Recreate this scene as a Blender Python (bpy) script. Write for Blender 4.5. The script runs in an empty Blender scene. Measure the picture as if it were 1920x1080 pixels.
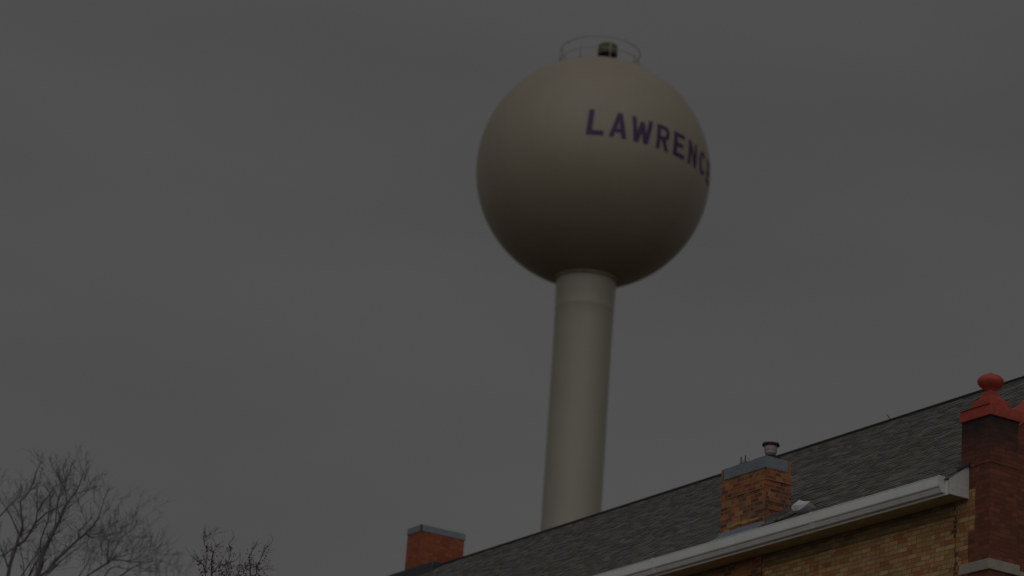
import bpy, bmesh, math, random
from mathutils import Vector, Matrix
random.seed(7)
S = bpy.context.scene
COL = S.collection
rad = math.radians

# ------------------------------------------------------------------ camera
FPX = 5160.0
PIT, ROL, AZ = rad(19.63), rad(4.18), rad(-58.6)
Fv = Vector((0, math.cos(PIT), math.sin(PIT)))
uv = Vector((0, -math.sin(PIT), math.cos(PIT)))
xv = Vector((1, 0, 0))
Xv = xv*math.cos(ROL) + uv*math.sin(ROL)
Uv = -xv*math.sin(ROL) + uv*math.cos(ROL)
EYE = Vector((0, 0, 1.6))
cam = bpy.data.cameras.new('camera')
cam.sensor_width = 36; cam.lens = FPX/1920*36
cam.clip_start = .1; cam.clip_end = 6000
cam.dof.use_dof = True; cam.dof.focus_distance = 44; cam.dof.aperture_fstop = 1.05
co = bpy.data.objects.new('camera', cam); COL.objects.link(co)
M = Matrix((Xv, Uv, -Fv)).transposed().to_4x4(); M.translation = EYE
co.matrix_world = M
S.camera = co

def survey(px, py, y):
    """world point seen at photo pixel (px,py) on the vertical plane y metres north of the viewer"""
    d = Fv*FPX + Xv*(px-960) - Uv*(py-540)
    return EYE + d*(y/d.y)

# ------------------------------------------------------------------ helpers
def tag(o, label=None, cat=None, group=None, kind=None):
    if label: o['label'] = label
    if cat: o['category'] = cat
    if group: o['group'] = group
    if kind: o['kind'] = kind
    return o
def empty(name, loc=(0,0,0), rz=0):
    o = bpy.data.objects.new(name, None); COL.objects.link(o)
    o.location = loc; o.rotation_euler = (0,0,rz); o.empty_display_size = .2
    return o
def obj(name, bm, mat, parent=None, smooth=False, loc=None):
    me = bpy.data.meshes.new(name)
    bm.normal_update()
    bm.to_mesh(me); bm.free()
    for m in (mat if isinstance(mat,(list,tuple)) else [mat]): me.materials.append(m)
    if smooth:
        for p in me.polygons: p.use_smooth = True
    o = bpy.data.objects.new(name, me); COL.objects.link(o)
    if loc is not None: o.location = loc
    if parent: o.parent = parent
    return o
def face(bm, vs, mi=0):
    try:
        f = bm.faces.new(vs); f.material_index = mi; return f
    except ValueError: return None
def box(bm, x0,x1,y0,y1,z0,z1, bev=0, mi=0):
    v = [bm.verts.new((x,y,z)) for z in (z0,z1) for y in (y0,y1) for x in (x0,x1)]
    fs = [face(bm,[v[i] for i in q],mi) for q in ((0,2,3,1),(4,5,7,6),(0,1,5,4),(1,3,7,5),(3,2,6,7),(2,0,4,6))]
    if bev:
        es = list({e for f in fs for e in f.edges})
        bmesh.ops.bevel(bm, geom=es, offset=bev, segments=2, affect='EDGES', profile=.6)
    return bm
def prism(bm, prof, x0, x1, axis='x'):
    """profile in (y,z) swept along x  (axis x) or (x,z) swept along y"""
    def P(a,b,c): return (c,a,b) if axis=='x' else (a,c,b)
    A = [bm.verts.new(P(a,b,x0)) for a,b in prof]; B = [bm.verts.new(P(a,b,x1)) for a,b in prof]
    n = len(prof)
    for i in range(n): face(bm,[A[i],A[(i+1)%n],B[(i+1)%n],B[i]])
    face(bm,A[::-1]); face(bm,B)
    bmesh.ops.recalc_face_normals(bm, faces=bm.faces)
    return bm
def lathe(bm, prof, n=32, c=(0,0,0), cap=True):
    rings = []
    for r,z in prof:
        if r < 1e-5: rings.append([bm.verts.new((c[0],c[1],c[2]+z))])
        else: rings.append([bm.verts.new((c[0]+r*math.cos(2*math.pi*i/n), c[1]+r*math.sin(2*math.pi*i/n), c[2]+z)) for i in range(n)])
    for a,b in zip(rings, rings[1:]):
        for i in range(n):
            j=(i+1)%n
            if len(a)==1 and len(b)==1: continue
            if len(a)==1: face(bm,[a[0],b[j],b[i]])
            elif len(b)==1: face(bm,[a[i],a[j],b[0]])
            else: face(bm,[a[i],a[j],b[j],b[i]])
    if cap:
        if len(rings[0])>1: face(bm, rings[0][::-1])
        if len(rings[-1])>1: face(bm, rings[-1])
    return bm
def tube(bm, pts, rads, n=6, cap=True):
    pts = [Vector(p) for p in pts]
    prev = None; N = None
    for i,p in enumerate(pts):
        t = (pts[min(i+1,len(pts)-1)] - pts[max(i-1,0)])
        if t.length < 1e-9: t = Vector((0,0,1))
        t.normalize()
        if N is None:
            N = t.cross(Vector((.31,.2,.93)));
            if N.length < .05: N = t.cross(Vector((1,0,0)))
        N = (N - t*N.dot(t)); N.normalize()
        B = t.cross(N)
        ring = [bm.verts.new(p + (N*math.cos(2*math.pi*k/n)+B*math.sin(2*math.pi*k/n))*rads[i]) for k in range(n)]
        if prev:
            for k in range(n): face(bm,[prev[k],prev[(k+1)%n],ring[(k+1)%n],ring[k]])
        elif cap: face(bm, ring[::-1])
        prev = ring
    if cap: face(bm, prev)
    return bm
def torus(bm, R, r, z, n=64, m=6, c=(0,0)):
    rings=[]
    for i in range(n):
        a=2*math.pi*i/n
        rings.append([bm.verts.new((c[0]+(R+r*math.cos(2*math.pi*k/m))*math.cos(a), c[1]+(R+r*math.cos(2*math.pi*k/m))*math.sin(a), z+r*math.sin(2*math.pi*k/m))) for k in range(m)])
    for i in range(n):
        A,B=rings[i],rings[(i+1)%n]
        for k in range(m): face(bm,[A[k],B[k],B[(k+1)%m],A[(k+1)%m]])
    return bm

# ------------------------------------------------------------------ material helpers
class NT:
    def __init__(s, name):
        s.m = bpy.data.materials.new(name); s.m.use_nodes = True
        s.t = s.m.node_tree; s.n = s.t.nodes; s.b = s.n['Principled BSDF']
    def add(s, typ, **kw):
        nd = s.n.new(typ)
        for k,v in kw.items(): setattr(nd,k,v)
        return nd
    def l(s, a, b): s.t.links.new(a,b)
    def math(s, op, a, b=None, c=None, clamp=False):
        nd = s.add('ShaderNodeMath', operation=op, use_clamp=clamp)
        for i,v in enumerate((a,b,c)):
            if v is None: continue
            if isinstance(v,(int,float)): nd.inputs[i].default_value = v
            else: s.l(v, nd.inputs[i])
        return nd.outputs[0]
    def mix(s, f, a, b, blend='MIX'):
        nd = s.add('ShaderNodeMix', data_type='RGBA', blend_type=blend)
        for i,v in ((0,f),(6,a),(7,b)):
            if isinstance(v,(int,float)): nd.inputs[i].default_value = v
            elif isinstance(v,tuple): nd.inputs[i].default_value = (*v,1)
            else: s.l(v, nd.inputs[i])
        return nd.outputs[2]
    def noise(s, vec, scale, detail=3, rough=.5, dist=0):
        nd = s.add('ShaderNodeTexNoise'); nd.inputs['Scale'].default_value = scale
        nd.inputs['Detail'].default_value = detail; nd.inputs['Roughness'].default_value = rough
        nd.inputs['Distortion'].default_value = dist
        if vec is not None: s.l(vec, nd.inputs['Vector'])
        return nd.outputs[0]
    def ramp(s, v, stops, interp='LINEAR'):
        nd = s.add('ShaderNodeValToRGB'); cr = nd.color_ramp; cr.interpolation = interp
        while len(cr.elements) < len(stops): cr.elements.new(.5)
        for e,(p,c) in zip(cr.elements, stops):
            e.position = p; e.color = (*c,1) if isinstance(c,tuple) else (c,c,c,1)
        s.l(v, nd.inputs[0]); return nd.outputs[0]
    def coord(s, which='Object'): 
        return s.add('ShaderNodeTexCoord').outputs[which]
    def mapping(s, vec, scale):
        nd = s.add('ShaderNodeMapping'); s.l(vec, nd.inputs[0]); nd.inputs['Scale'].default_value = scale
        return nd.outputs[0]
    def bump(s, h, strength, dist):
        nd = s.add('ShaderNodeBump'); nd.inputs['Strength'].default_value = strength
        nd.inputs['Distance'].default_value = dist; s.l(h, nd.inputs['Height'])
        s.l(nd.outputs[0], s.b.inputs['Normal'])
    def base(s, c):
        if isinstance(c,tuple): s.b.inputs['Base Color'].default_value = (*c,1)
        else: s.l(c, s.b.inputs['Base Color'])
    def rough(s, v): s.b.inputs['Roughness'].default_value = v

def weathered(name, c, rough=.6, var=.25, scale=3, metallic=0, dirt=None, bump=.15, streak=None):
    t = NT(name); co_ = t.coord()
    n1 = t.noise(co_, scale, 5, .6); n2 = t.noise(co_, scale*6, 3, .6)
    if streak: n2 = t.noise(t.mapping(co_, streak), scale*2, 4, .6)
    d = dirt or tuple(x*(1-var*1.6) for x in c)
    col = t.mix(t.ramp(n1, [(.35,0.0),(.7,1.0)]), c, tuple(x*(1-var) for x in c))
    col = t.mix(t.ramp(n2, [(.5,0.0),(.8,.8)]), col, d)
    t.base(col); t.rough(rough); t.b.inputs['Metallic'].default_value = metallic
    t.bump(n2, bump, .01)
    return t.m

def brickmat(name, palette, mortar, bw=.215, bh=.072, mj=.009, stains=None, soot=None, crack=False, mfill=1.0, depth=.006, grime=.22):
    t = NT(name)
    tc = t.add('ShaderNodeTexCoord')
    sp = t.add('ShaderNodeSeparateXYZ'); t.l(tc.outputs['Object'], sp.inputs[0])
    sn = t.add('ShaderNodeSeparateXYZ'); t.l(tc.outputs['Normal'], sn.inputs[0])
    x,y,z = sp.outputs
    isx = t.math('GREATER_THAN', t.math('ABSOLUTE', sn.outputs[0]), .6)
    # along-face coordinate, turned through the corner so that bond carries round it
    u = t.math('ADD', t.math('MULTIPLY', x, t.math('SUBTRACT', 1, isx)), t.math('MULTIPLY', t.math('SUBTRACT', y, .1075), isx))
    wob = t.noise(tc.outputs['Object'], 9, 2)
    wv = t.math('MULTIPLY', t.math('SUBTRACT', wob, .5), .012)
    zz = t.math('ADD', z, wv); uu = t.math('ADD', u, wv)
    row = t.math('FLOOR', t.math('DIVIDE', zz, bh))
    # every seventh course is a header course (half-length bricks)
    hdr = t.math('LESS_THAN', t.math('MODULO', t.math('ADD', row, 3), 7), .5)
    wlen = t.math('SUBTRACT', bw, t.math('MULTIPLY', hdr, bw*.5))
    wn0 = t.add('ShaderNodeTexWhiteNoise', noise_dimensions='1D'); t.l(row, wn0.inputs['W'])
    off = t.math('ADD', t.math('MULTIPLY', t.math('MODULO', row, 2), .5), t.math('MULTIPLY', wn0.outputs[0], .12))
    ub = t.math('ADD', t.math('DIVIDE', uu, wlen), off)
    colm = t.math('FLOOR', ub)
    cv = t.add('ShaderNodeCombineXYZ'); t.l(row, cv.inputs[0]); t.l(colm, cv.inputs[1]); t.l(isx, cv.inputs[2])
    wn = t.add('ShaderNodeTexWhiteNoise', noise_dimensions='3D'); t.l(cv.outputs[0], wn.inputs['Vector'])
    fz = t.math('MULTIPLY', t.math('FRACT', t.math('DIVIDE', zz, bh)), bh)
    fu = t.math('MULTIPLY', t.math('FRACT', ub), wlen)
    ez = t.math('MINIMUM', fz, t.math('SUBTRACT', bh, fz)); eu = t.math('MINIMUM', fu, t.math('SUBTRACT', wlen, fu))
    e = t.math('MINIMUM', ez, eu)
    chip = t.noise(tc.outputs['Object'], 45, 3)
    e2 = t.math('ADD', e, t.math('MULTIPLY', t.math('SUBTRACT', chip, .5), .006))
    mm = t.math('LESS_THAN', e2, mj*.5)
    # clustered brick colours: neighbours tend towards the same firing
    patch = t.noise(tc.outputs['Object'], 1.7, 3, .6)
    pick = t.math('ADD', t.math('MULTIPLY', wn.outputs[0], .66), t.math('MULTIPLY', patch, .36), clamp=True)
    col = t.ramp(pick, palette, 'CONSTANT')
    fine = t.noise(tc.outputs['Object'], 30, 4, .65)
    col = t.mix(t.math('MULTIPLY', fine, .5), col, tuple(v*.6 for v in palette[0][1]))
    wn2 = t.add('ShaderNodeTexWhiteNoise', noise_dimensions='3D')
    va = t.add('ShaderNodeVectorMath', operation='ADD'); t.l(cv.outputs[0], va.inputs[0]); va.inputs[1].default_value=(13.1,7.7,3.3); t.l(va.outputs[0], wn2.inputs['Vector'])
    br = t.math('ADD', t.math('MULTIPLY', wn2.outputs[0], .34), .86)
    cb = t.add('ShaderNodeCombineColor')
    for i in range(3): t.l(br, cb.inputs[i])
    col = t.mix(1.0, col, cb.outputs[0], 'MULTIPLY')
    mcol = t.mix(t.noise(tc.outputs['Object'], 6, 3), mortar, tuple(v*.55 for v in mortar))
    col = t.mix(t.math('MULTIPLY', mm, mfill), col, mcol)
    big = t.noise(tc.outputs['Object'], .9 if grime<.5 else 2.6, 4, .65)
    col = t.mix(t.ramp(big, [(.46,0.0),(.72,grime)]), col, (.11,.085,.055))
    if soot:   # soot washed down from the coping: darkest in the top courses
        z0, z1, c = soot
        h = t.math('DIVIDE', t.math('SUBTRACT', z, z0), z1-z0, clamp=True)
        h = t.math('MULTIPLY', h, t.math('ADD', t.math('MULTIPLY', t.noise(tc.outputs['Object'], 5, 4), 1.1), .35), clamp=True)
        col = t.mix(h, col, c)
    if crack:  # open, broken joint where the old wall was toothed into the corner
        wr = t.add('ShaderNodeTexWhiteNoise', noise_dimensions='1D'); t.l(t.math('ADD', row, 91.3), wr.inputs['W'])
        cxo = t.math('ADD', x, t.math('ADD', .735, t.math('MULTIPLY', t.math('SUBTRACT', wr.outputs[0], .5), .07)))
        wid = t.math('MULTIPLY', t.math('SUBTRACT', wn0.outputs[0], .35), .11)
        ck = t.math('LESS_THAN', t.math('ABSOLUTE', cxo), wid)
        ck = t.math('MULTIPLY', ck, t.math('GREATER_THAN', ez, .009))
        col = t.mix(t.math('MULTIPLY', ck, .8), col, (.03,.024,.024))
        ck2 = t.math('LESS_THAN', t.math('ABSOLUTE', t.math('ADD', x, t.math('ADD', .74, wv))), .007)
        col = t.mix(t.math('MULTIPLY', ck2, .6), col, (.05,.03,.02))
    t.base(col); t.rough(.9)
    hgt = t.math('ADD', t.math('MULTIPLY', t.math('SUBTRACT', 1, mm), 1.0), t.math('MULTIPLY', fine, .25))
    t.bump(hgt, .8, depth)
    return t.m

YEL = brickmat('buff_brick', [(0,(0.53,0.30,0.115)),(.2,(0.53,0.345,0.15)),(.36,(0.58,0.405,0.20)),(.48,(0.52,0.325,0.138)),(.57,(0.42,0.215,0.08)),(.66,(0.51,0.275,0.10)),(.75,(0.45,0.16,0.05)),(.82,(0.34,0.11,0.05)),(.87,(0.55,0.37,0.175))],
               (0.25,0.155,0.075), crack=True, mj=.009, grime=.4)
RED = brickmat('dark_red_brick', [(0,(0.22,0.066,0.034)),(.3,(0.18,0.055,0.030)),(.5,(0.245,0.075,0.036)),(.7,(0.15,0.048,0.030)),(.85,(0.26,0.09,0.04))],
               (0.108,0.0504,0.036), soot=(13.35,14.0,(0.0252,0.0216,0.0202)), mfill=.7, mj=.007, depth=.004)
GAB = brickmat('gable_red_brick', [(0,(0.22,0.066,0.034)),(.3,(0.18,0.055,0.030)),(.5,(0.245,0.075,0.036)),(.7,(0.15,0.048,0.030)),(.85,(0.26,0.09,0.04))],
               (0.108,0.0504,0.036), mfill=.7, mj=.007, depth=.004)
FRZ = brickmat('dark_frieze_brick', [(0,(.25,.175,.085)),(.4,(.30,.22,.11)),(.7,(.22,.145,.07))], (.10,.075,.045), mj=.009, mfill=.7)  # frieze brick, darker than the wall below it
CHB = brickmat('worn_orange_brick', [(0,(0.288,0.088,0.0336)),(.2,(0.47,0.165,0.05)),(.34,(0.17,0.062,0.0304)),(.46,(0.32,0.096,0.036)),(.58,(0.42,0.25,0.12)),(.68,(0.52,0.16,0.04)),(.78,(0.12,0.048,0.032)),(.86,(0.288,0.096,0.036)),(.95,(0.08,0.04,0.036))],
               (0.48,0.336,0.216), mj=.014, depth=.014, mfill=.75, grime=.75)
CHR = brickmat('plain_red_brick', [(0,(0.361,0.0943,0.041)),(.3,(0.312,0.082,0.0369)),(.6,(0.385,0.111,0.0492)),(.85,(0.279,0.0738,0.0369))],
               (0.23,0.0984,0.0574), mj=.006, mfill=.6, bw=.21)
REDP = weathered('red_masonry_paint', (.54,.085,.052), .75, .4, 7, dirt=(.22,.065,.05))
STONE = weathered('limestone_band', (.42,.37,.31), .85, .25, 6, dirt=(.2,.17,.14))
WHITE = weathered('white_painted_aluminium', (.86,.88,.87), .42, .06, 1.2, dirt=(.62,.64,.6), bump=.03, streak=(1.0,1.0,.35))
SOFF = weathered('stained_timber_soffit', (.62,.50,.32), .8, .3, 4, dirt=(.30,.24,.15), streak=(5,1,1))
VINYL = weathered('dimmed_white_trim', (.62,.62,.61), .5, .12, 3, dirt=(.42,.42,.4), bump=.03)  # greyer white puts shade into the brightly lit end faces
ZINC = weathered('blue_grey_sheet_metal', (.25,.29,.32), .55, .2, 5, metallic=.1, dirt=(.13,.14,.14))
ZINC2 = weathered('blue_flashing_metal', (.28,.33,.42), .5, .3, 5, metallic=.1, dirt=(.13,.14,.16))
DARKM = weathered('dark_ridge_metal', (.035,.038,.045), .5, .2, 4)
ASH = weathered('soot_stained_mortar', (.2,.18,.155), .95, .5, 14, dirt=(.06,.055,.05), bump=.6)
RUST = weathered('tan_angle_strip', (.36,.22,.08), .8, .35, 12, dirt=(.13,.06,.03))
POT = weathered('pale_galvanised_vent', (.52,.43,.41), .55, .25, 18, dirt=(.26,.2,.2), metallic=.1)
PALE = weathered('pale_flashing_sheet', (.75,.74,.78), .5, .2, 9, dirt=(.35,.35,.37))
RIDGE = weathered('ridge_shadow_black', (.012,.011,.010), .8, .2, 9)  # near-black colour stands in for the shadow line along the ridge cap
DARK = weathered('black_roofing_tar', (.03,.027,.025), .7, .2, 9)

# ------------------------------------------------------------------ sky and sun
w = bpy.data.worlds.new("World"); S.world = w; w.use_nodes = True
nt = w.node_tree; bg = nt.nodes['Background']; L = nt.links.new
sky = nt.nodes.new('ShaderNodeTexSky'); sky.sky_type = 'NISHITA'; sky.sun_disc = False
SUN_EL, SUN_AZ = rad(42), rad(182)      # sun behind the viewer, azimuth clockwise from +Y
sky.sun_elevation = SUN_EL; sky.sun_rotation = SUN_AZ; sky.air_density = 1; sky.dust_density = 3
tc = nt.nodes.new('ShaderNodeTexCoord'); sep = nt.nodes.new('ShaderNodeSeparateXYZ')
L(tc.outputs['Generated'], sep.inputs[0])
cr = nt.nodes.new('ShaderNodeValToRGB'); L(sep.outputs[2], cr.inputs[0])
st = [(0,.26),(.18,.35),(.26,.34),(.34,.305),(.42,.295),(.50,.31),(.70,.38),(1,.40)]
while len(cr.color_ramp.elements)<len(st): cr.color_ramp.elements.new(.5)
for e,(p_,v) in zip(cr.color_ramp.elements, st): e.position=p_; e.color=(v*.985,v*.978,v*.985,1)
mp = nt.nodes.new('ShaderNodeMapping'); mp.inputs['Scale'].default_value=(1,1,3.2); mp.inputs['Rotation'].default_value=(.3,.25,.2); L(tc.outputs['Generated'], mp.inputs[0])
nz = nt.nodes.new('ShaderNodeTexNoise'); nz.inputs['Scale'].default_value=3.1; nz.inputs['Detail'].default_value=4; nz.inputs['Roughness'].default_value=.45; L(mp.outputs[0], nz.inputs['Vector'])
mr = nt.nodes.new('ShaderNodeMapRange'); mr.inputs[1].default_value=.25; mr.inputs[2].default_value=.75; mr.inputs[3].default_value=.84; mr.inputs[4].default_value=1.16; L(nz.outputs[0], mr.inputs[0])
m1 = nt.nodes.new('ShaderNodeVectorMath'); m1.operation='SCALE'; L(cr.outputs[0], m1.inputs[0]); 
# added fill: unseen sky behind and left of the viewer is brightened
dt = nt.nodes.new('ShaderNodeVectorMath'); dt.operation='DOT_PRODUCT'; L(tc.outputs['Generated'], dt.inputs[0]); dt.inputs[1].default_value=Vector((-.12,-.86,.20)).normalized()
mr2 = nt.nodes.new('ShaderNodeMapRange'); mr2.inputs[1].default_value=-.1; mr2.inputs[2].default_value=1; mr2.inputs[3].default_value=1; mr2.inputs[4].default_value=4.3; L(dt.outputs['Value'], mr2.inputs[0])
mu = nt.nodes.new('ShaderNodeMath'); mu.operation='MULTIPLY'; L(mr.outputs[0], mu.inputs[0]); L(mr2.outputs[0], mu.inputs[1])
L(mu.outputs[0], m1.inputs[3])
m2 = nt.nodes.new('ShaderNodeVectorMath'); m2.operation='SCALE'; m2.inputs[3].default_value=17.2; L(m1.outputs[0], m2.inputs[0])
hs = nt.nodes.new('ShaderNodeHueSaturation'); hs.inputs['Saturation'].default_value=.25; L(sky.outputs[0], hs.inputs['Color'])
mx = nt.nodes.new('ShaderNodeMix'); mx.data_type='RGBA'; mx.inputs[0].default_value=.93; L(hs.outputs[0], mx.inputs[6]); L(m2.outputs[0], mx.inputs[7])
L(mx.outputs[2], bg.inputs['Color']); bg.inputs['Strength'].default_value=.1

sl = bpy.data.lights.new('sun','SUN'); sl.energy = .7; sl.angle = rad(70); sl.color=(1,.95,.88)
so = bpy.data.objects.new('sun', sl); COL.objects.link(so)
sd = Vector((math.sin(SUN_AZ)*math.cos(SUN_EL), math.cos(SUN_AZ)*math.cos(SUN_EL), math.sin(SUN_EL)))
so.rotation_euler = sd.to_track_quat('Z','Y').to_euler(); so.location=(0,-20,60)
S.view_settings.view_transform='Standard'; S.view_settings.look='None'; S.view_settings.gamma=1
S.view_settings.exposure=-2.8

# ------------------------------------------------------------------ ground
t = NT('winter_grass'); c_=t.coord(); 
t.base(t.mix(t.ramp(t.noise(c_,.6,6,.7),[(.35,0.0),(.65,1.0)]),(.065,.055,.03),(.12,.09,.055))); t.rough(.95); t.bump(t.noise(c_,25,4),.6,.05)
bm=bmesh.new(); v=[bm.verts.new(p_) for p_ in ((-3000,-3000,0),(3000,-3000,0),(3000,3000,0),(-3000,3000,0))]; face(bm,v)
tag(obj('ground',bm,t.m),kind='structure')
t = NT('asphalt'); c_=t.coord()
t.base(t.mix(t.noise(c_,3,6,.7),(.04,.04,.042),(.07,.068,.065))); t.rough(.9); t.bump(t.noise(c_,90,3),.5,.01)
bm=bmesh.new(); box(bm,-200,200,-7,7,-.2,.004); o=tag(obj('road',bm,t.m),kind='structure')
t = NT('concrete_paving'); c_=t.coord()
t.base(t.mix(t.noise(c_,2,6,.7),(.2,.195,.18),(.3,.29,.27))); t.rough(.9)
bm=bmesh.new(); box(bm,-200,200,7.2,9,-.2,.13,.02); box(bm,-200,200,7.0,7.2,-.2,.135,.015); tag(obj('pavement',bm,t.m),kind='structure')

# ------------------------------------------------------------------ water tower
TC = Vector((3.09926, 109.0898, 45.9687)); TR = 5.0
t = NT('cream_tank_paint'); c_=t.coord()
sp = t.add('ShaderNodeSeparateXYZ'); t.l(c_, sp.inputs[0])
streak = t.noise(t.mapping(c_,(1.5,1.5,.16)), 1.1, 5, .65)
col = t.mix(t.ramp(streak,[(.45,0.0),(.8,.25)]), (.335,.290,.215), (.27,.222,.150))
col = t.mix(t.ramp(t.noise(c_,.5,4,.6),[(.4,0.0),(.75,.4)]), col, (.285,.235,.165))
# plate seams: a few meridian welds
ang = t.math('ARCTAN2', sp.outputs[1], sp.outputs[0])
fr = t.math('ABSOLUTE', t.math('SUBTRACT', t.math('FRACT', t.math('DIVIDE', ang, 2*math.pi/12)), .5))
seam = t.math('LESS_THAN', fr, .0035)
seamz = t.math('LESS_THAN', t.math('ABSOLUTE', t.math('SUBTRACT', sp.outputs[2], -3.79)), .03)
sm = t.math('MAXIMUM', t.math('MULTIPLY',seam,.12), t.math('MULTIPLY',seamz,.35))
col = t.mix(sm, col, (.25,.19,.12))
t.base(col); t.rough(.45); t.b.inputs['Specular IOR Level'].default_value=.6; t.bump(sm,.4,.02)
TANK = t.m
POLE = weathered('cream_pole_paint', (.355,.325,.25), .38, .05, .5, dirt=(.31,.28,.22), bump=.02, streak=(2,2,.1))
POLE.node_tree.nodes['Principled BSDF'].inputs['Specular IOR Level'].default_value=.8
LET = weathered('dark_purple_lettering', (.055,.018,.10), .5, .15, 2, bump=.02)
RAIL = weathered('grey_rail_steel', (.42,.40,.36), .6, .2, 3)
VENT = weathered('weathered_olive_vent', (.14,.115,.07), .7, .3, 3)
VDK = weathered('dark_vent_throat', (.035,.03,.045), .8, .2, 3)
tw = tag(empty('water_tower',(TC.x,TC.y,0)), 'cream spherical water tower on a single pole with purple lettering', 'water tower')
bm=bmesh.new()
prof=[(TR*math.cos(a),TR*math.sin(a)) for a in [rad(-75.5+165.5*i/72) for i in range(73)]]; prof[-1]=(0,TR)
lathe(bm,prof,128)
tank=obj('tank',bm,TANK,tw,True,(0,0,TC.z))
bm=bmesh.new()
zj = TC.z-4.84
pp=[(2.3,0),(2.3,.3),(1.9,2.5),(1.45,5.5),(1.25,8),(1.22,12),(1.22,20),(1.22,30),(1.22,zj-2.6),(1.235,zj-2.0),(1.235,zj-1.45),(1.25,zj-1.4),(1.25,zj-1.36),(1.235,zj-1.3),(1.25,zj-.9),(1.27,zj-.3),(1.27,zj+.14)]
lathe(bm,pp,64)
obj('pole',bm,POLE,tw,True)
bm=bmesh.new(); lathe(bm,[(1.27,zj-.13),(1.32,zj-.13),(1.32,zj+.02),(1.27,zj+.02)],64,cap=False)
obj('collar',bm,weathered('mildewed_cream_paint',(.34,.32,.2),.7,.4,4,dirt=(.16,.16,.09)),tw,True)
# lettering, rolled on to the curve of the tank
def arc(cx,cy,rx,ry,a0,a1,n=14): return [(cx+rx*math.cos(rad(a0+(a1-a0)*i/n)),cy+ry*math.sin(rad(a0+(a1-a0)*i/n))) for i in range(n+1)]
GL={'L':([[(0,0),(1,0),(1,.18),(.32,.18),(.32,1),(0,1)]]),
 'A':[[(0,0),(.26,0),(.345,.2),(.655,.2),(.74,0),(1,0),(.635,1),(.365,1)],[(.41,.36),(.59,.36),(.5,.68)]],
 'W':[[(.17,0),(.38,0),(.5,.42),(.62,0),(.83,0),(1,1),(.8,1),(.71,.4),(.6,.86),(.4,.86),(.29,.4),(.2,1),(0,1)]],
 'R':[[(0,0),(.27,0),(.27,.38),(.38,.38),(.7,0),(1,0),(.70,.41)]+arc(.62,.70,.38,.30,-60,90,10)+[(0,1)],[(.27,.55),(.55,.55)]+arc(.58,.70,.16,.13,-80,80,8)+[(.55,.84),(.27,.84)]],
 'E':[[(0,0),(1,0),(1,.17),(.3,.17),(.3,.42),(.82,.42),(.82,.59),(.3,.59),(.3,.83),(.97,.83),(.97,1),(0,1)]],
 'N':[[(0,0),(.26,0),(.26,.6),(.72,0),(1,0),(1,1),(.74,1),(.74,.4),(.28,1),(0,1)]],
 'C':[arc(.5,.5,.5,.5,42,318,30)+arc(.5,.5,.23,.32,318,42,30)]}
def letter(ch, lon0, lonw):
    cu=bpy.data.curves.new('tmp','CURVE'); cu.dimensions='2D'; cu.fill_mode='BOTH'
    for poly in GL[ch]:
        spn=cu.splines.new('POLY'); spn.points.add(len(poly)-1)
        for p_,(a_,b_) in zip(spn.points,poly): p_.co=(a_,b_,0,1)
        spn.use_cyclic_u=True
    ob=bpy.data.objects.new('tmp',cu); COL.objects.link(ob)
    dg=bpy.context.evaluated_depsgraph_get(); me=bpy.data.meshes.new_from_object(ob.evaluated_get(dg))
    bm=bmesh.new(); bm.from_mesh(me)
    bpy.data.objects.remove(ob); bpy.data.curves.remove(cu); bpy.data.meshes.remove(me)
    bmesh.ops.remove_doubles(bm,verts=bm.verts,dist=1e-4)
    for k in range(1,8):
        bmesh.ops.bisect_plane(bm,geom=bm.verts[:]+bm.edges[:]+bm.faces[:],plane_co=(k/8,0,0),plane_no=(1,0,0))
    for k in range(1,12):
        bmesh.ops.bisect_plane(bm,geom=bm.verts[:]+bm.edges[:]+bm.faces[:],plane_co=(0,k/12,0),plane_no=(0,1,0))
    bmesh.ops.recalc_face_normals(bm,faces=bm.faces)
    ex=bmesh.ops.extrude_face_region(bm,geom=bm.faces[:])
    top={v_ for v_ in ex['geom'] if isinstance(v_,bmesh.types.BMVert)}
    for v_ in bm.verts:
        uu,vv=v_.co.x,v_.co.y
        lon=lon0+uu*lonw+.9*vv*(1-min(1,max(0,lon0)/60)); h=13.2-.02*max(lon,0)
        lat=-3.7-.045*max(lon,0)+vv*h
        r_=TR+(.012 if v_ in top else -.004)
        lo,la=rad(lon),rad(lat)
        v_.co=(r_*math.cos(la)*math.sin(lo),-r_*math.cos(la)*math.cos(lo),r_*math.sin(la))
    bmesh.ops.recalc_face_normals(bm,faces=bm.faces)
    return bm
for ch,l0,lw in (('L',-6.2,8.2),('A',4.5,8.6),('W',14.9,11.0),('R',28.6,7.3),('E',38.9,7.7),('N',49.8,7.4),('C',60.4,8.0),('E',71.6,7.7)):
    obj('letter',letter(ch,l0,lw),LET,tank)
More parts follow.
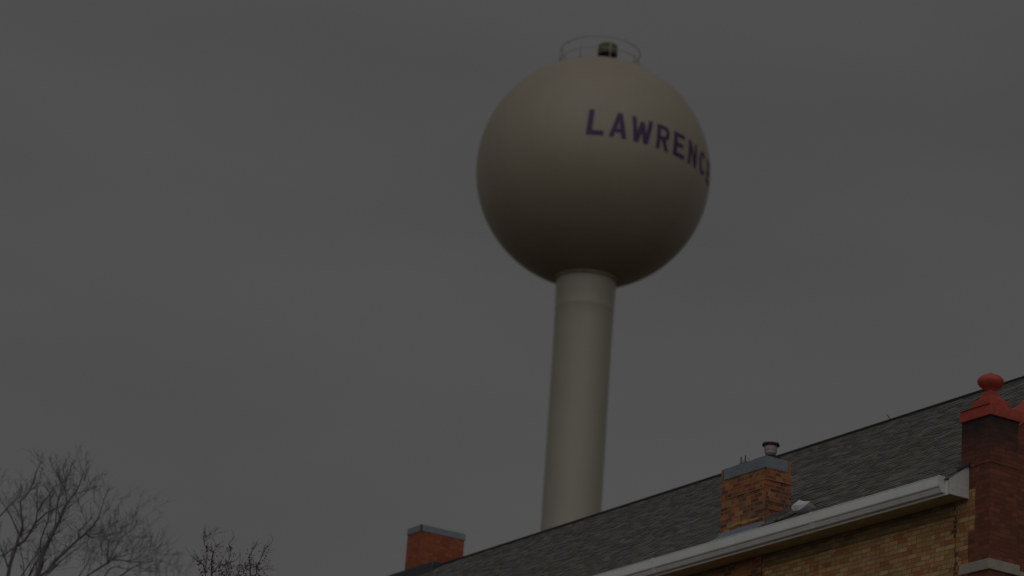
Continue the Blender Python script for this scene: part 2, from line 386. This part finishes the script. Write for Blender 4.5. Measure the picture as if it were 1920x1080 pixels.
# rail at the crown
bm=bmesh.new(); torus(bm,1.7,.021,TC.z+5.66,64,6); torus(bm,1.7,.015,TC.z+5.16,64,6)
for k in range(8):
    a=2*math.pi*(k+.27)/8; tube(bm,[(1.7*math.cos(a),1.7*math.sin(a),TC.z+4.66),(1.7*math.cos(a),1.7*math.sin(a),TC.z+5.66)],[.026,.026],6)
a=rad(183)
for da in (-.09,.09): tube(bm,[(1.76*math.cos(a+da),1.76*math.sin(a+da),TC.z+4.6),(1.76*math.cos(a+da),1.76*math.sin(a+da),TC.z+5.72)],[.026,.026],6)
obj('crown_rail',bm,RAIL,tw,True)
vb=empty('roof_vent',(.3,.1,TC.z+4.9)); vb.parent=tw
bm=bmesh.new(); lathe(bm,[(.34,0),(.34,.25),(.2,.42),(.2,.6),(.32,.74)],24); obj('vent_throat',bm,VDK,vb,True)
bm=bmesh.new(); lathe(bm,[(.3,.74),(.43,.70),(.43,.96),(.41,.99),(.41,1.14),(.34,1.19),(0,1.21)],24); obj('vent_hood',bm,VENT,vb,False)
bm=bmesh.new(); tube(bm,[(-.35,.9,TC.z+4.8),(-.35,.9,TC.z+5.12)],[.06,.06],8); tube(bm,[(-.55,.9,TC.z+4.8),(-.55,.9,TC.z+5.16)],[.05,.05],8)
obj('hatch_stub',bm,VDK,tw,True)

# ------------------------------------------------------------------ brick building   local x = along the eave, y = into the building
O0 = Vector((7.24105, 39.02739, 0))
B = tag(empty('brick_building',O0,AZ), 'long brick building with a steep grey shingle roof and a red corner pillar', 'building')
XE=-34.0; RY=5.1; ZE=13.137; PB=.7; TE=-.386
def zr(y): return ZE+PB*(y-TE)
BW = 2*RY
# side wall, toothed into the red corner
bm=bmesh.new()
box(bm,XE,-.468,0,.34,0,12.36); box(bm,XE,-.322,0,.34,12.362,13.0)
wall=obj('wall',bm,YEL,B)
bm=bmesh.new(); box(bm,XE,-6.66,-.016,-.0,12.655,12.868); box(bm,-5.44,-.77,-.016,-.0,12.655,12.868)
obj('frieze',bm,FRZ,wall)
bm=bmesh.new(); box(bm,XE,XE+.34,.342,BW,0,13.0); v=None
prism(bm,[(.0,13.002),(RY,zr(RY)-.12),(BW,13.002)],XE+.01,XE+.34); obj('end_wall',bm,YEL,B)
bm=bmesh.new(); box(bm,XE+.342,-.36,BW-.34,BW,0,13.0); obj('rear_wall',bm,YEL,B)
# gable wall with raked coping
bm=bmesh.new()
prism(bm,[(.53,0),(BW-.53,0),(BW-.53,13.985),(RY,14.02+.9*(RY-.53)-.032),(.53,13.985)],-.37,-.05)
gw=obj('gable_wall',bm,GAB,B)
bm=bmesh.new()
cz=lambda y:14.02+.9*(y-.53) if y<=RY else 14.02+.9*(2*RY-y-.53)
for ya,yb in ((.56,RY),(RY+.001,BW-.56)):
    prism(bm,[(ya,cz(ya)-.03),(yb,cz(yb)-.03),(yb,cz(yb)+.16),(ya,cz(ya)+.16)],-.42,.0)
obj('coping',bm,REDP,gw)
bm=bmesh.new(); box(bm,-.048,.0,.56,BW-.6,11.64,11.80,.008); obj('stone_band',bm,STONE,gw)
# corner pillars
def pillar(y0):
    y1=y0+.545
    bm=bmesh.new()
    if y0<1:
        # lower shaft stands behind the toothed buff brick on its left side
        box(bm,-.465,-.0,y0+.001,y1,0,12.358); box(bm,-.319,-.0,y0+.001,y1,12.36,12.998); box(bm,-.465,-.321,y0+.345,y1,12.36,12.998)
        box(bm,-.645,0,y0,y1,13.0,13.345)
        box(bm,-.655,.012,y0-.012,y1+.012,13.347,13.42)
        box(bm,-.64,-.003,y0+.003,y1-.003,13.422,14.075)
    else:
        box(bm,-.62,0,y0,y1,0,14.075)
    p=obj('corner_pillar',bm,RED,B)
    bm=bmesh.new(); box(bm,-.617,.035,y0-.035,y1+.03,11.715,11.875,.012); obj('stone_band',bm,STONE,p)
    cx,cy=-.31,y0+.272
    bm=bmesh.new(); box(bm,-.665,.028,y0-.028,y1+.028,14.077,14.245,.012)
    # slab weathering and central block with hollow shoulders
    prof=[(.335,14.245),(.2,14.275),(.2,14.40)]+[(.2-.1*math.sin(rad(k*15)),14.40+.09*(1-math.cos(rad(k*15)))+.03*k/6) for k in range(1,7)]+[(.085,14.56)]
    rg=[]
    for h_,z_ in prof: rg.append([bm.verts.new((cx+sx*h_,cy+sy*h_*.95,z_)) for sx,sy in ((-1,-1),(1,-1),(1,1),(-1,1))])
    for a_,b_ in zip(rg,rg[1:]):
        for i in range(4): face(bm,[a_[i],a_[(i+1)%4],b_[(i+1)%4],b_[i]])
    face(bm,rg[-1]); face(bm,rg[0][::-1])
    obj('pillar_cap',bm,REDP,p)
    bm=bmesh.new(); lathe(bm,[(.085,14.555),(.08,14.59),(.11,14.61),(.165,14.65),(.198,14.695),(.203,14.72),(.19,14.76),(.15,14.80),(.09,14.825),(.05,14.835),(.03,14.86),(0,14.87)],20,(cx,cy,0)); 
    obj('finial',bm,REDP,p,True)
    return p
pillar(0.0); pillar(BW-.545)
# roof deck + shingles with real butts
def roof_side(name,sgn):
    def Y(y): return y if sgn>0 else BW-y
    bm=bmesh.new()
    prof=[(Y(TE+.01),ZE-.045),(Y(RY),zr(RY)-.05),(Y(RY),zr(RY)-.16),(Y(TE+.01),ZE-.155)]
    prism(bm,prof,XE-.15,-.465 )
    # strip between the pillars and the gable wall
    prism(bm,[(Y(.56),zr(.56)-.045),(Y(RY),zr(RY)-.05),(Y(RY),zr(RY)-.16),(Y(.56),zr(.56)-.155)],-.463,-.372)
    r=obj('roof',bm,DARK,B)
    return r
r1=roof_side('roof',1); r2=roof_side('roof',-1)
t=NT('grey_laminated_shingles'); at=t.add('ShaderNodeAttribute',attribute_name='tone'); c_=t.coord()
col=t.ramp(at.outputs['Fac'],[(0,(.105,.096,.08)),(.3,(.14,.132,.113)),(.6,(.175,.168,.147)),(.85,(.205,.198,.175)),(1,(.24,.233,.208))])
col=t.mix(t.ramp(t.noise(c_,.8,5,.6),[(.4,0.0),(.7,.45)]),col,(.11,.105,.085))
col=t.mix(t.math('MULTIPLY',t.noise(c_,60,3,.7),.5),col,(.08,.08,.072))
t.base(col); t.rough(.95); t.bump(t.noise(c_,70,3),.5,.004)
SHG=t.m
def shingles(sgn,parent):
    bm=bmesh.new(); ly=bm.faces.layers.float.new('tone')
    n=Vector((0,-PB,1)).normalized(); sd_=Vector((0,1,PB)).normalized()
    Ls=(RY-TE)/math.cos(math.atan(PB)); exp=.140; nc=int(Ls/exp)
    y00=TE-.02
    for k in range(nc+1):
        d0=k*exp; d1=min(d0+exp+.02,Ls+.02); x=XE-.18-random.random()*.2
        yb=y00+d0*sd_.y
        xend=-.455 if yb<.5 else -.375
        drift=random.uniform(-.003,.003)
        while x<xend:
            wd=random.choice((.10,.14,.17,.2,.24)); x1=min(x+wd,xend)
            th=random.choice((.007,.008,.013,.015,.017)); tone=random.random()
            dd=d0-random.choice((0,0,.004,-.01))+drift
            p0=Vector((0,y00,ZE-.042))+sd_*dd; p1=Vector((0,y00,ZE-.042))+sd_*d1
            q=[p0, p0+n*th, p1+n*.002]
            vs=[]
            for xx in (x,x1): vs.append([bm.verts.new((xx,(a_.y if sgn>0 else BW-a_.y),a_.z)) for a_ in q])
            for f in (face(bm,[vs[0][0],vs[1][0],vs[1][1],vs[0][1]]),face(bm,[vs[0][1],vs[1][1],vs[1][2],vs[0][2]]),face(bm,[vs[0][0],vs[0][1],vs[0][2]]),face(bm,[vs[1][0],vs[1][2],vs[1][1]])):
                if f: f[ly]=tone
            x=x1
    bmesh.ops.recalc_face_normals(bm,faces=bm.faces)
    return obj('shingles',bm,SHG,parent)
shingles(1,r1); shingles(-1,r2)
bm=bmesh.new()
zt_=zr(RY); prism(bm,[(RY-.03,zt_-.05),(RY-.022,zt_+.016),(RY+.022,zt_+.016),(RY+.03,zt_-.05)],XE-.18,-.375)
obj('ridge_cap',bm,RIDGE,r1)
# soffit boards, boxed eave end, gutter
bm=bmesh.new(); x=XE
while x<-.5:
    x1=min(x+.10,-.48); box(bm,x+.003,x1-.003,TE+.02,-.017,12.872,12.89); x=x1
box(bm,XE,-.48,TE+.02,-.001,12.8925,12.90)
obj('soffit',bm,SOFF,B)
bm=bmesh.new(); box(bm,XE,-.49,TE,TE+.018,12.862,13.09)
ev=obj('fascia',bm,WHITE,B)
bm=bmesh.new(); prism(bm,[(TE,12.868),(-.001,12.868),(-.001,zr(0)-.03),(TE,ZE-.03)],-.478,-.46)
obj('eave_box_end',bm,VINYL,ev)
bm=bmesh.new(); prism(bm,[(TE-.03,ZE-.012),(-.001,zr(0)-.02),(-.001,zr(0)-.004),(TE-.03,ZE+.006)],-.47,-.44)
obj('drip_edge',bm,DARK,ev)
gy=TE-.002
gp=[(gy,13.135),(gy,12.905),(gy-.055,12.90),(gy-.066,12.92),(gy-.082,12.948),(gy-.086,12.965),(gy-.106,12.975),(gy-.116,12.99),(gy-.118,13.06),(gy-.118,13.125),(gy-.123,13.130),(gy-.123,13.142),(gy-.104,13.142),(gy-.104,13.128),(gy-.108,13.06),(gy-.10,12.99),(gy-.08,12.975),(gy-.065,12.912),(gy-.01,12.916),(gy-.01,13.135)]
bm=bmesh.new(); prism(bm,gp,XE-.1,-.56); 
gut=obj('gutter',bm,WHITE,B)
bm=bmesh.new(); prism(bm,[(gy,13.145),(gy,12.90),(gy-.03,12.885),(gy-.075,12.895),(gy-.095,12.94),(gy-.115,12.98),(gy-.125,13.05),(gy-.13,13.147)],-.558,-.548); obj('end_cap',bm,VINYL,gut)
for sx_ in (-3.62,-7.9,-12.2,-16.5):
    bm=bmesh.new(); prism(bm,[(gy-.001,12.9),(gy-.0715,12.8965),(gy-.09,12.945),(gy-.1065,12.975),(gy-.1135,13.0),(gy-.1205,13.06),(gy-.1265,13.128),(gy-.1265,13.145),(gy-.1245,13.142),(gy-.1185,13.06),(gy-.111,12.998),(gy-.088,12.965),(gy-.07,12.901)],sx_,sx_+.09); obj('gutter_joint',bm,WHITE,gut)

# chimney on the eave wall
bm=bmesh.new()
x0,x1=-6.655,-5.45
box(bm,x0,x1,-.03,-.001,0,12.866)
# stack, laid with rough edges: slightly uneven courses
z=13.1
for k in range(18):
    z1=min(z+.0715,14.37); j=random.uniform(-.011,.011); j2=random.uniform(-.013,.013)
    box(bm,x0+j,x1+j2,-.0+j*.6,.525+j,z+.0005,z1)
    z=z1
ch=obj('chimney',bm,CHB,B); ch['label']='orange brick chimney at the eave with a grey metal band and a round vent on top'
bm=bmesh.new(); box(bm,x0+.055,x1+.012,-.014,.44,14.372,14.57,.004); obj('metal_band',bm,ZINC,ch)
bm=bmesh.new(); 
box(bm,x0-.012,x0+.03,-.016,.02,14.33,14.565)
obj('angle_strip',bm,RUST,ch); bm=bmesh.new()
box(bm,x1-.03,x1+.006,.452,.51,14.34,14.575,.012)
obj('angle_strip',bm,RUST,ch)
bm=bmesh.new(); box(bm,x0+.1,x1-.05,.06,.4,14.572,14.59); 
prism(bm,[(.03,14.572),(.33,14.572),(.3,14.60),(.2,14.625),(.12,14.625),(.04,14.60)],-5.86,-5.46); obj('tar_cap',bm,DARK,ch)
bm=bmesh.new(); lathe(bm,[(.085,14.62),(.085,14.66),(.1,14.67),(.1,14.685),(.095,14.69),(.105,14.70),(.11,14.79),(.105,14.80)],24,(-5.57,.17,0))
vent=obj('vent_pipe',bm,POT,ch,True)
bm=bmesh.new(); lathe(bm,[(.138,14.795),(.145,14.80),(.145,14.825),(.138,14.832)],28,(-5.57,.17,0)); obj('vent_rim',bm,DARK,vent,True)
bm=bmesh.new(); lathe(bm,[(.136,14.833),(.13,14.855),(.09,14.873),(0,14.88)],28,(-5.57,.17,0)); obj('vent_cap',bm,POT,vent,True)
bm=bmesh.new()
for xx in (-6.22,-6.10): tube(bm,[(xx,.05,14.58),(xx,.05,14.72)],[.010,.010],6)
tube(bm,[(-6.22,.05,14.64),(-6.10,.05,14.64)],[.004,.004],5); tube(bm,[(-6.26,.05,14.60),(-6.06,.05,14.60)],[.012,.012],6)
tube(bm,[(-6.02,.05,14.57),(-6.02,.05,14.66)],[.004,.004],5)
obj('bracket',bm,DARKM,ch)
# base flashing on the roof, with soot stained mortar and turned-up sheet
bm=bmesh.new(); 
vs=[(x0-.03,-.02),(x1+.01,-.02)]
prism(bm,[(-.30,zr(-.30)+.012),(-.018,13.40),(-.008,13.455),(-.004,13.455),(-.006,13.39),(-.02,zr(-.02)-.03),(-.30,zr(-.30)-.01)],x0-.05,x1+.02)
obj('base_flashing',bm,ZINC2,ch)
bm=bmesh.new(); 
for k in range(7):
    y_=.0+k*.075; box(bm,x1+.001,x1+.02-k*.001,y_,y_+.072,zr(y_)-.02,zr(y_)+.13-.01*k+random.uniform(-.02,.02))
for k in range(9):
    y_=-.16+k*.02; xx=x1+.03+random.random()*.3
    tube(bm,[(xx,y_,zr(y_)+.0),(xx+.12,y_+.05,zr(y_+.05)+.012)],[.02,.015],5)
obj('mortar_fillet',bm,ASH,ch)
# pale bent flashing tray lying against the shingles
bm=bmesh.new(); out=[(-4.665,13.536),(-4.60,13.585),(-4.494,13.624),(-4.40,13.585),(-4.30,13.555),(-4.165,13.535),(-4.25,13.48),(-4.33,13.445),(-4.43,13.42),(-4.55,13.43),(-4.63,13.48)]
F_=[bm.verts.new((x_,-.10+.35*(z_-13.42),z_)) for x_,z_ in out]
c1=bm.verts.new((-4.47,-.125,13.51)); c2=bm.verts.new((-4.33,-.09,13.505))
G_=[bm.verts.new((x_*.9-4.45*.1,.12,13.36+(z_-13.42)*.55)) for x_,z_ in out]
n_=len(out)
for i in range(n_):
    j=(i+1)%n_
    face(bm,[F_[i],F_[j],c2 if 3<=i<=7 else c1]); face(bm,[F_[j],F_[i],G_[i],G_[j]])
face(bm,[F_[3],c2,c1]); face(bm,[F_[8],c1,c2]); face(bm,G_[::-1])
bmesh.ops.recalc_face_normals(bm,faces=bm.faces)
obj('flashing_tray',bm,PALE,r1)
bm=bmesh.new()
for q in ((-6.45,-6.28,13.50,13.56),(-6.26,-6.07,13.515,13.57),(-6.05,-5.86,13.50,13.565),(-5.84,-5.60,13.51,13.55),(-6.52,-6.40,13.44,13.485)): box(bm,q[0],q[1],-.011,.02,q[2],q[3],.004)
obj('patch_mortar',bm,weathered('yellow_patch_mortar',(.5,.36,.14),.95,.4,12,dirt=(.25,.17,.07)),ch)
bm=bmesh.new(); tube(bm,[(x1+.02,-.30,zr(-.3)+.012),(-5.0,-.2,zr(-.2)+.016),(-4.7,-.1,zr(-.1)+.02),(-4.3,.12,zr(.12)+.04),(-4.15,.16,zr(.16)+.05)],[.012,.014,.014,.01,.006],6); obj('tar_line',bm,DARK,r1)
# ridge saddle and far chimney
bm=bmesh.new(); prism(bm,[(4.78,zr(4.78)-.02),(4.83,zr(RY)+.03),(5.37,zr(RY)+.03),(5.42,zr(4.78)-.02)],-27.3,-24.42)
bmesh.ops.bevel(bm,geom=bm.edges[:],offset=.02,segments=1,affect='EDGES')
obj('ridge_saddle',bm,DARKM,r1)
bm=bmesh.new(); box(bm,-26.70,-26.06,5.38,6.60,15.5,18.13)
c2=obj('chimney',bm,CHR,B); c2['label']='plain red brick chimney with a grey metal band beyond the far end of the ridge'
bm=bmesh.new(); box(bm,-26.71,-26.045,5.365,6.62,18.132,18.29,.006); obj('metal_band',bm,ZINC,c2)
bm=bmesh.new(); box(bm,-26.066,-26.038,5.358,5.40,18.12,18.285); obj('angle_strip',bm,weathered('rusted_corner_strip',(.16,.05,.035),.8,.3,9),c2)
# little twig of wire on the ridge
bm=bmesh.new(); tube(bm,[(-8.42,5.1,zt_),(-8.5,5.1,zt_+.09),(-8.56,5.1,zt_+.15)],[.012,.009,.006],5); obj('ridge_wire',bm,DARKM,r1)
# dark flashing where the roof meets the pillar
bm=bmesh.new(); prism(bm,[(-.06,zr(-.06)+.005),(.1,zr(.1)+.06),(.1,zr(.1)-.03),(-.06,zr(-.06)-.02)],-.67,-.42); obj('pillar_flashing',bm,DARKM,r1)

# ------------------------------------------------------------------ bare trees
BARK=weathered('dark_winter_bark',(.13,.112,.12),.95,.3,6,bump=.5,streak=(3,3,.4))
SEED=weathered('dead_brown_seed_clusters',(.16,.085,.06),.9,.4,12)
TWIGN=[0]
def twigs(bm, base, d, length, r, depth, rng, spread=.55, up=.12, n=3):
    """one crooked shoot that keeps forking"""
    pts=[base.copy()]; rs=[r]; p_=base.copy(); dd=d.normalized(); k=4 if depth>0 else 3
    for i in range(k):
        dd=(dd+Vector((rng.gauss(0,.16),rng.gauss(0,.16),rng.gauss(0,.12)+up*.35))).normalized()
        p_=p_+dd*length/k; pts.append(p_.copy()); rs.append(max(.0024,r*(1-.82*(i+1)/k)))
    tube(bm,pts,rs,3 if r<.03 else 5,cap=False); TWIGN[0]+=1
    if depth<=0: return
    for i in range(n):
        f=rng.uniform(.25,1.0); idx=min(int(f*k),k-1); q=pts[idx].lerp(pts[idx+1],f*k-idx)
        ax=Vector((rng.gauss(0,1),rng.gauss(0,1),rng.gauss(0,.7)))
        nd=(dd+ax*spread*.75+Vector((0,0,up))).normalized()
        twigs(bm,q,nd,length*rng.uniform(.45,.75),max(.0035,rs[idx]*.6),depth-1,rng,spread,up,n)
def make_tree(name,label,ydist,limbs,trunk_px,seed,tw=(1.2,2,.55),r0=.09,trunk_r=.28,group=None,fork=3.0,dens=1.0,jit=1.6,thin=.62):
    """limbs: list of (radius, [(px,py),...]) surveyed off the photograph, each set back at a depth of its own"""
    rng=random.Random(seed)
    base=survey(trunk_px,1080,ydist); base=Vector((base.x,ydist,0))
    R_=tag(empty(name,base),label,'tree',group)
    bt=bmesh.new(); bc=bmesh.new()
    cr_h=min(survey(l[1][0][0],l[1][0][1],ydist).z for l in limbs)-fork
    top=Vector((0,0,max(3.0,cr_h)))
    tube(bt,[(0,0,-.1),(0,0,.3),(.03,.02,1.2),(-.05,.05,top.z*.5),top],[trunk_r*1.5,trunk_r*1.15,trunk_r,trunk_r*.9,trunk_r*.72],12)
    for rr,pl in limbs:
        rr*=thin
        dy=rng.uniform(-jit,jit); slope=rng.uniform(-.5,.5)
        P=[]
        for i,(px,py) in enumerate(pl):
            q=survey(px,py,ydist+dy+slope*i*.4); P.append(q-base)
        root_attached = pl[0][1]>=1078
        if root_attached:
            low=[top+Vector((0,0,-.25)), top.lerp(P[0],.45)+Vector((rng.uniform(-.15,.15),rng.uniform(-.15,.15),.1))]
            P=low+P; n0=2
        else: n0=0
        k=len(P); rs=[]
        for i in range(k):
            if i<n0: rs.append(rr*(1.7-.35*i))
            else: rs.append(rr*(1-.78*(i-n0)/max(1,k-1-n0)))
        tube(bc,P,rs,7)
        # side shoots all along the limb
        L_=sum((b_-a_).length for a_,b_ in zip(P[n0:],P[n0+1:])) if k-n0>1 else 1
        cnt=int(L_*3.4*dens)+3
        for c in range(cnt):
            f=rng.random()**.8*(k-1-n0)*.999; i=n0+int(f); q=P[i].lerp(P[i+1],f-int(f))
            dd=(P[i+1]-P[i]).normalized()
            ax=Vector((rng.gauss(0,1),rng.gauss(0,1),rng.gauss(0,.6)))
            nd=(dd*.9+ax*tw[2]+Vector((0,0,.15))).normalized()
            twigs(bc,q,nd,tw[0]*rng.uniform(.45,1.15),max(.005,rs[i]*.34),tw[1],rng,tw[2])
        twigs(bc,P[-1],(P[-1]-P[-2]),tw[0]*.8,max(.006,rs[-1]),tw[1],rng,tw[2])
    obj('trunk',bt,BARK,R_,True); obj('crown',bc,BARK,R_,True)
    return R_
LA=[(.075,[(15,1080),(20,1055),(30,1025),(37,1002),(43,990),(40,966),(38,941),(57,919),(67,888)]),
 (.05,[(30,1025),(47,1013),(58,996),(67,980),(87,962),(107,952),(111,933),(117,905),(106,886)]),
 (.03,[(67,980),(70,958),(70,919)]),(.03,[(70,960),(84,938),(102,915),(110,900)]),
 (.03,[(36,1003),(28,985),(20,966),(12,954),(0,935),(-14,918)]),(.035,[(16,1066),(8,1043),(0,1023),(-12,990)]),
 (.03,[(30,1025),(10,1039),(0,1043),(-20,1050)]),(.02,[(45,1080),(45,1062),(41,1040),(37,1020)]),
 (.025,[(0,968),(18,948),(30,938),(48,925)])]
LB=[(.10,[(69,1080),(77,1060),(78.5,1041),(88,1023),(98,1000),(112,976),(118,958),(126,943),(143,921),(149,909)]),
 (.035,[(78.5,1041),(75,1027),(77,1011),(84,992),(90,976),(92,958),(94,940)]),
 (.035,[(98,1000),(104,982),(106,952),(110,930)]),(.045,[(55,1080),(60,1068),(67,1056),(76,1046)]),
 (.065,[(76,1080),(90,1070),(102,1053),(126,1031),(149,1009),(161,1000),(177,983),(185,970),(195,937)]),
 (.03,[(147,1009),(147,997),(163,980),(155,962)]),(.028,[(161,1001),(168,1007),(178,1009)]),
 (.03,[(85,1080),(97,1070),(112,1054),(128,1040),(150,1024)]),(.025,[(40,1080),(50,1066),(60,1050),(67,1044)]),
 (.02,[(126,943),(124,925),(116,905)]),(.02,[(126,943),(140,940),(158,926),(165,918)])]
LC=[(.05,[(163,1080),(183,1067),(202,1055),(213,1047),(225,1043),(238,1040)]),
 (.03,[(202,1055),(201,1037),(203,1017),(210,1000)]),(.028,[(204,1052),(217,1027),(228,1008),(247,993),(262,978)]),
 (.03,[(213,1050),(222,1050),(247,1053),(272,1055),(281,1049)]),(.035,[(225,1080),(236,1073),(247,1065),(262,1060)]),
 (.03,[(148,1080),(158,1066),(168,1050)]),(.03,[(196,1080),(205,1068),(215,1062),(228,1066)])]
make_tree('bare_tree','bare winter tree with crooked limbs at the far left edge, nearest the frame edge',62,LA,18,11,(.5,2,.6),trunk_r=.24,group='bare trees left of the tower',dens=1.5)
make_tree('bare_tree','tall bare winter tree with steep dark limbs, second from the left edge',58,LB,72,12,(.62,2,.6),trunk_r=.3,group='bare trees left of the tower',dens=1.7)
make_tree('bare_tree','low bare tree with a dense tangle of spreading twigs, third from the left edge',66,LC,205,13,(.8,2,.8),trunk_r=.24,group='bare trees left of the tower',dens=2.1,jit=1.2)
LD=[(.02,[(px_,1080),(px_+random.uniform(-3,3),1072),(px_+random.uniform(-5,5),random.uniform(1055,1068))]) for px_ in (262,280,292,300,312,326,336,350)]
make_tree('bare_tree','small distant bare tree with faint twig tips, beside the seed-hung tree',85,LD,305,14,(.45,1,.4),trunk_r=.16,group='bare trees left of the tower',fork=4,jit=.8)
# tree that still carries dead seed clusters
LE=[(.027,[(397,1080),(397,1069),(397,1051),(399,1041),(400.6,1036),(394,1031),(387.5,1029),(383,1022),(384.7,1008)]),
 (.02,[(385,1080),(386,1065),(387.5,1048),(387,1036),(387.5,1029)]),(.02,[(385.5,1074),(381,1059),(376,1054),(372.5,1051)]),
 (.022,[(397,1074),(402,1072),(408,1062),(414.7,1053),(417,1047)]),(.014,[(408,1062),(417,1059),(424,1058)]),
 (.02,[(428.7,1080),(430,1068),(429.7,1059)]),(.02,[(446,1080),(448.5,1068),(448,1059)]),
 (.025,[(469,1080),(469.5,1065),(467,1050),(466,1045),(471,1036)]),(.022,[(470,1080),(481,1077),(481.5,1061),(488,1050),(493,1038),(498,1029)]),
 (.012,[(481.5,1068),(489,1068),(495,1068)]),(.012,[(424,1080),(426,1060),(433,1040),(431,1031)]),(.012,[(400,1036),(404,1028),(408,1022)])]
te=make_tree('bare_tree','bare tree hung with small dark seed clusters, between the chimneys and the left trees',50,LE,425,15,(.3,1,.5),trunk_r=.2,fork=2.2,dens=.4,jit=.5)
rng=random.Random(5)
bm=bmesh.new(); base=te.location
def cluster(px,py,sz):
    c=survey(px,py,50+rng.uniform(-.4,.4))-base
    for i in range(int(9*sz)):
        q=c+Vector((rng.gauss(0,.035),rng.gauss(0,.035),rng.gauss(0,.035)))*sz
        s_=rng.uniform(.014,.032); nrm=Vector((rng.gauss(0,1),rng.gauss(0,1),rng.gauss(0,1))).normalized()
        a_=nrm.orthogonal().normalized()*s_; b_=nrm.cross(a_).normalized()*s_*.5
        v=[bm.verts.new(q+p_) for p_ in (a_,b_,-a_,-b_)]; w_=bm.verts.new(q+nrm*s_*.35)
        for i_ in range(4): face(bm,[v[i_],v[(i_+1)%4],w_])
        face(bm,v[::-1])
for px_,py_,sz in ((384,1006,1.1),(388,1028,1.5),(392,1031,1),(401,1036,2.0),(407,1022,.7),(430,1029,1.0),(432,1032,1.0),(436,1040,1),(412,1060,1.5),(417,1059,1),(430,1058,1.2),(449,1068,1.3),(445,1069,1.3),(435,1067,1.6),(470,1037,1.0),(468,1045,1.6),(467,1053,1.1),(482,1061,1.4),(484,1058,1.2),(489,1067,1.7),(486,1071,1.5),(498,1028,1.0),(497,1036,.9),(491,1038,.8),(463,1073,1.6),(372,1051,1.3),(376,1054,1),(381,1058,1.7),(388,1049,1.5),(422,1077,2.2),(426,1075,2),(438,1078,2.2),(448,1078,2),(397,1070,1.4),(397,1052,1.2),(457,1066,1.2),(466,1065,1.2),(415,1053,1.2),(495,1052,1),(475,1061,1)): cluster(px_,py_,sz)
for i in range(60): cluster(rng.uniform(372,500),rng.uniform(1062,1150),rng.uniform(.7,1.6))
obj('seed_clusters',bm,SEED,te)
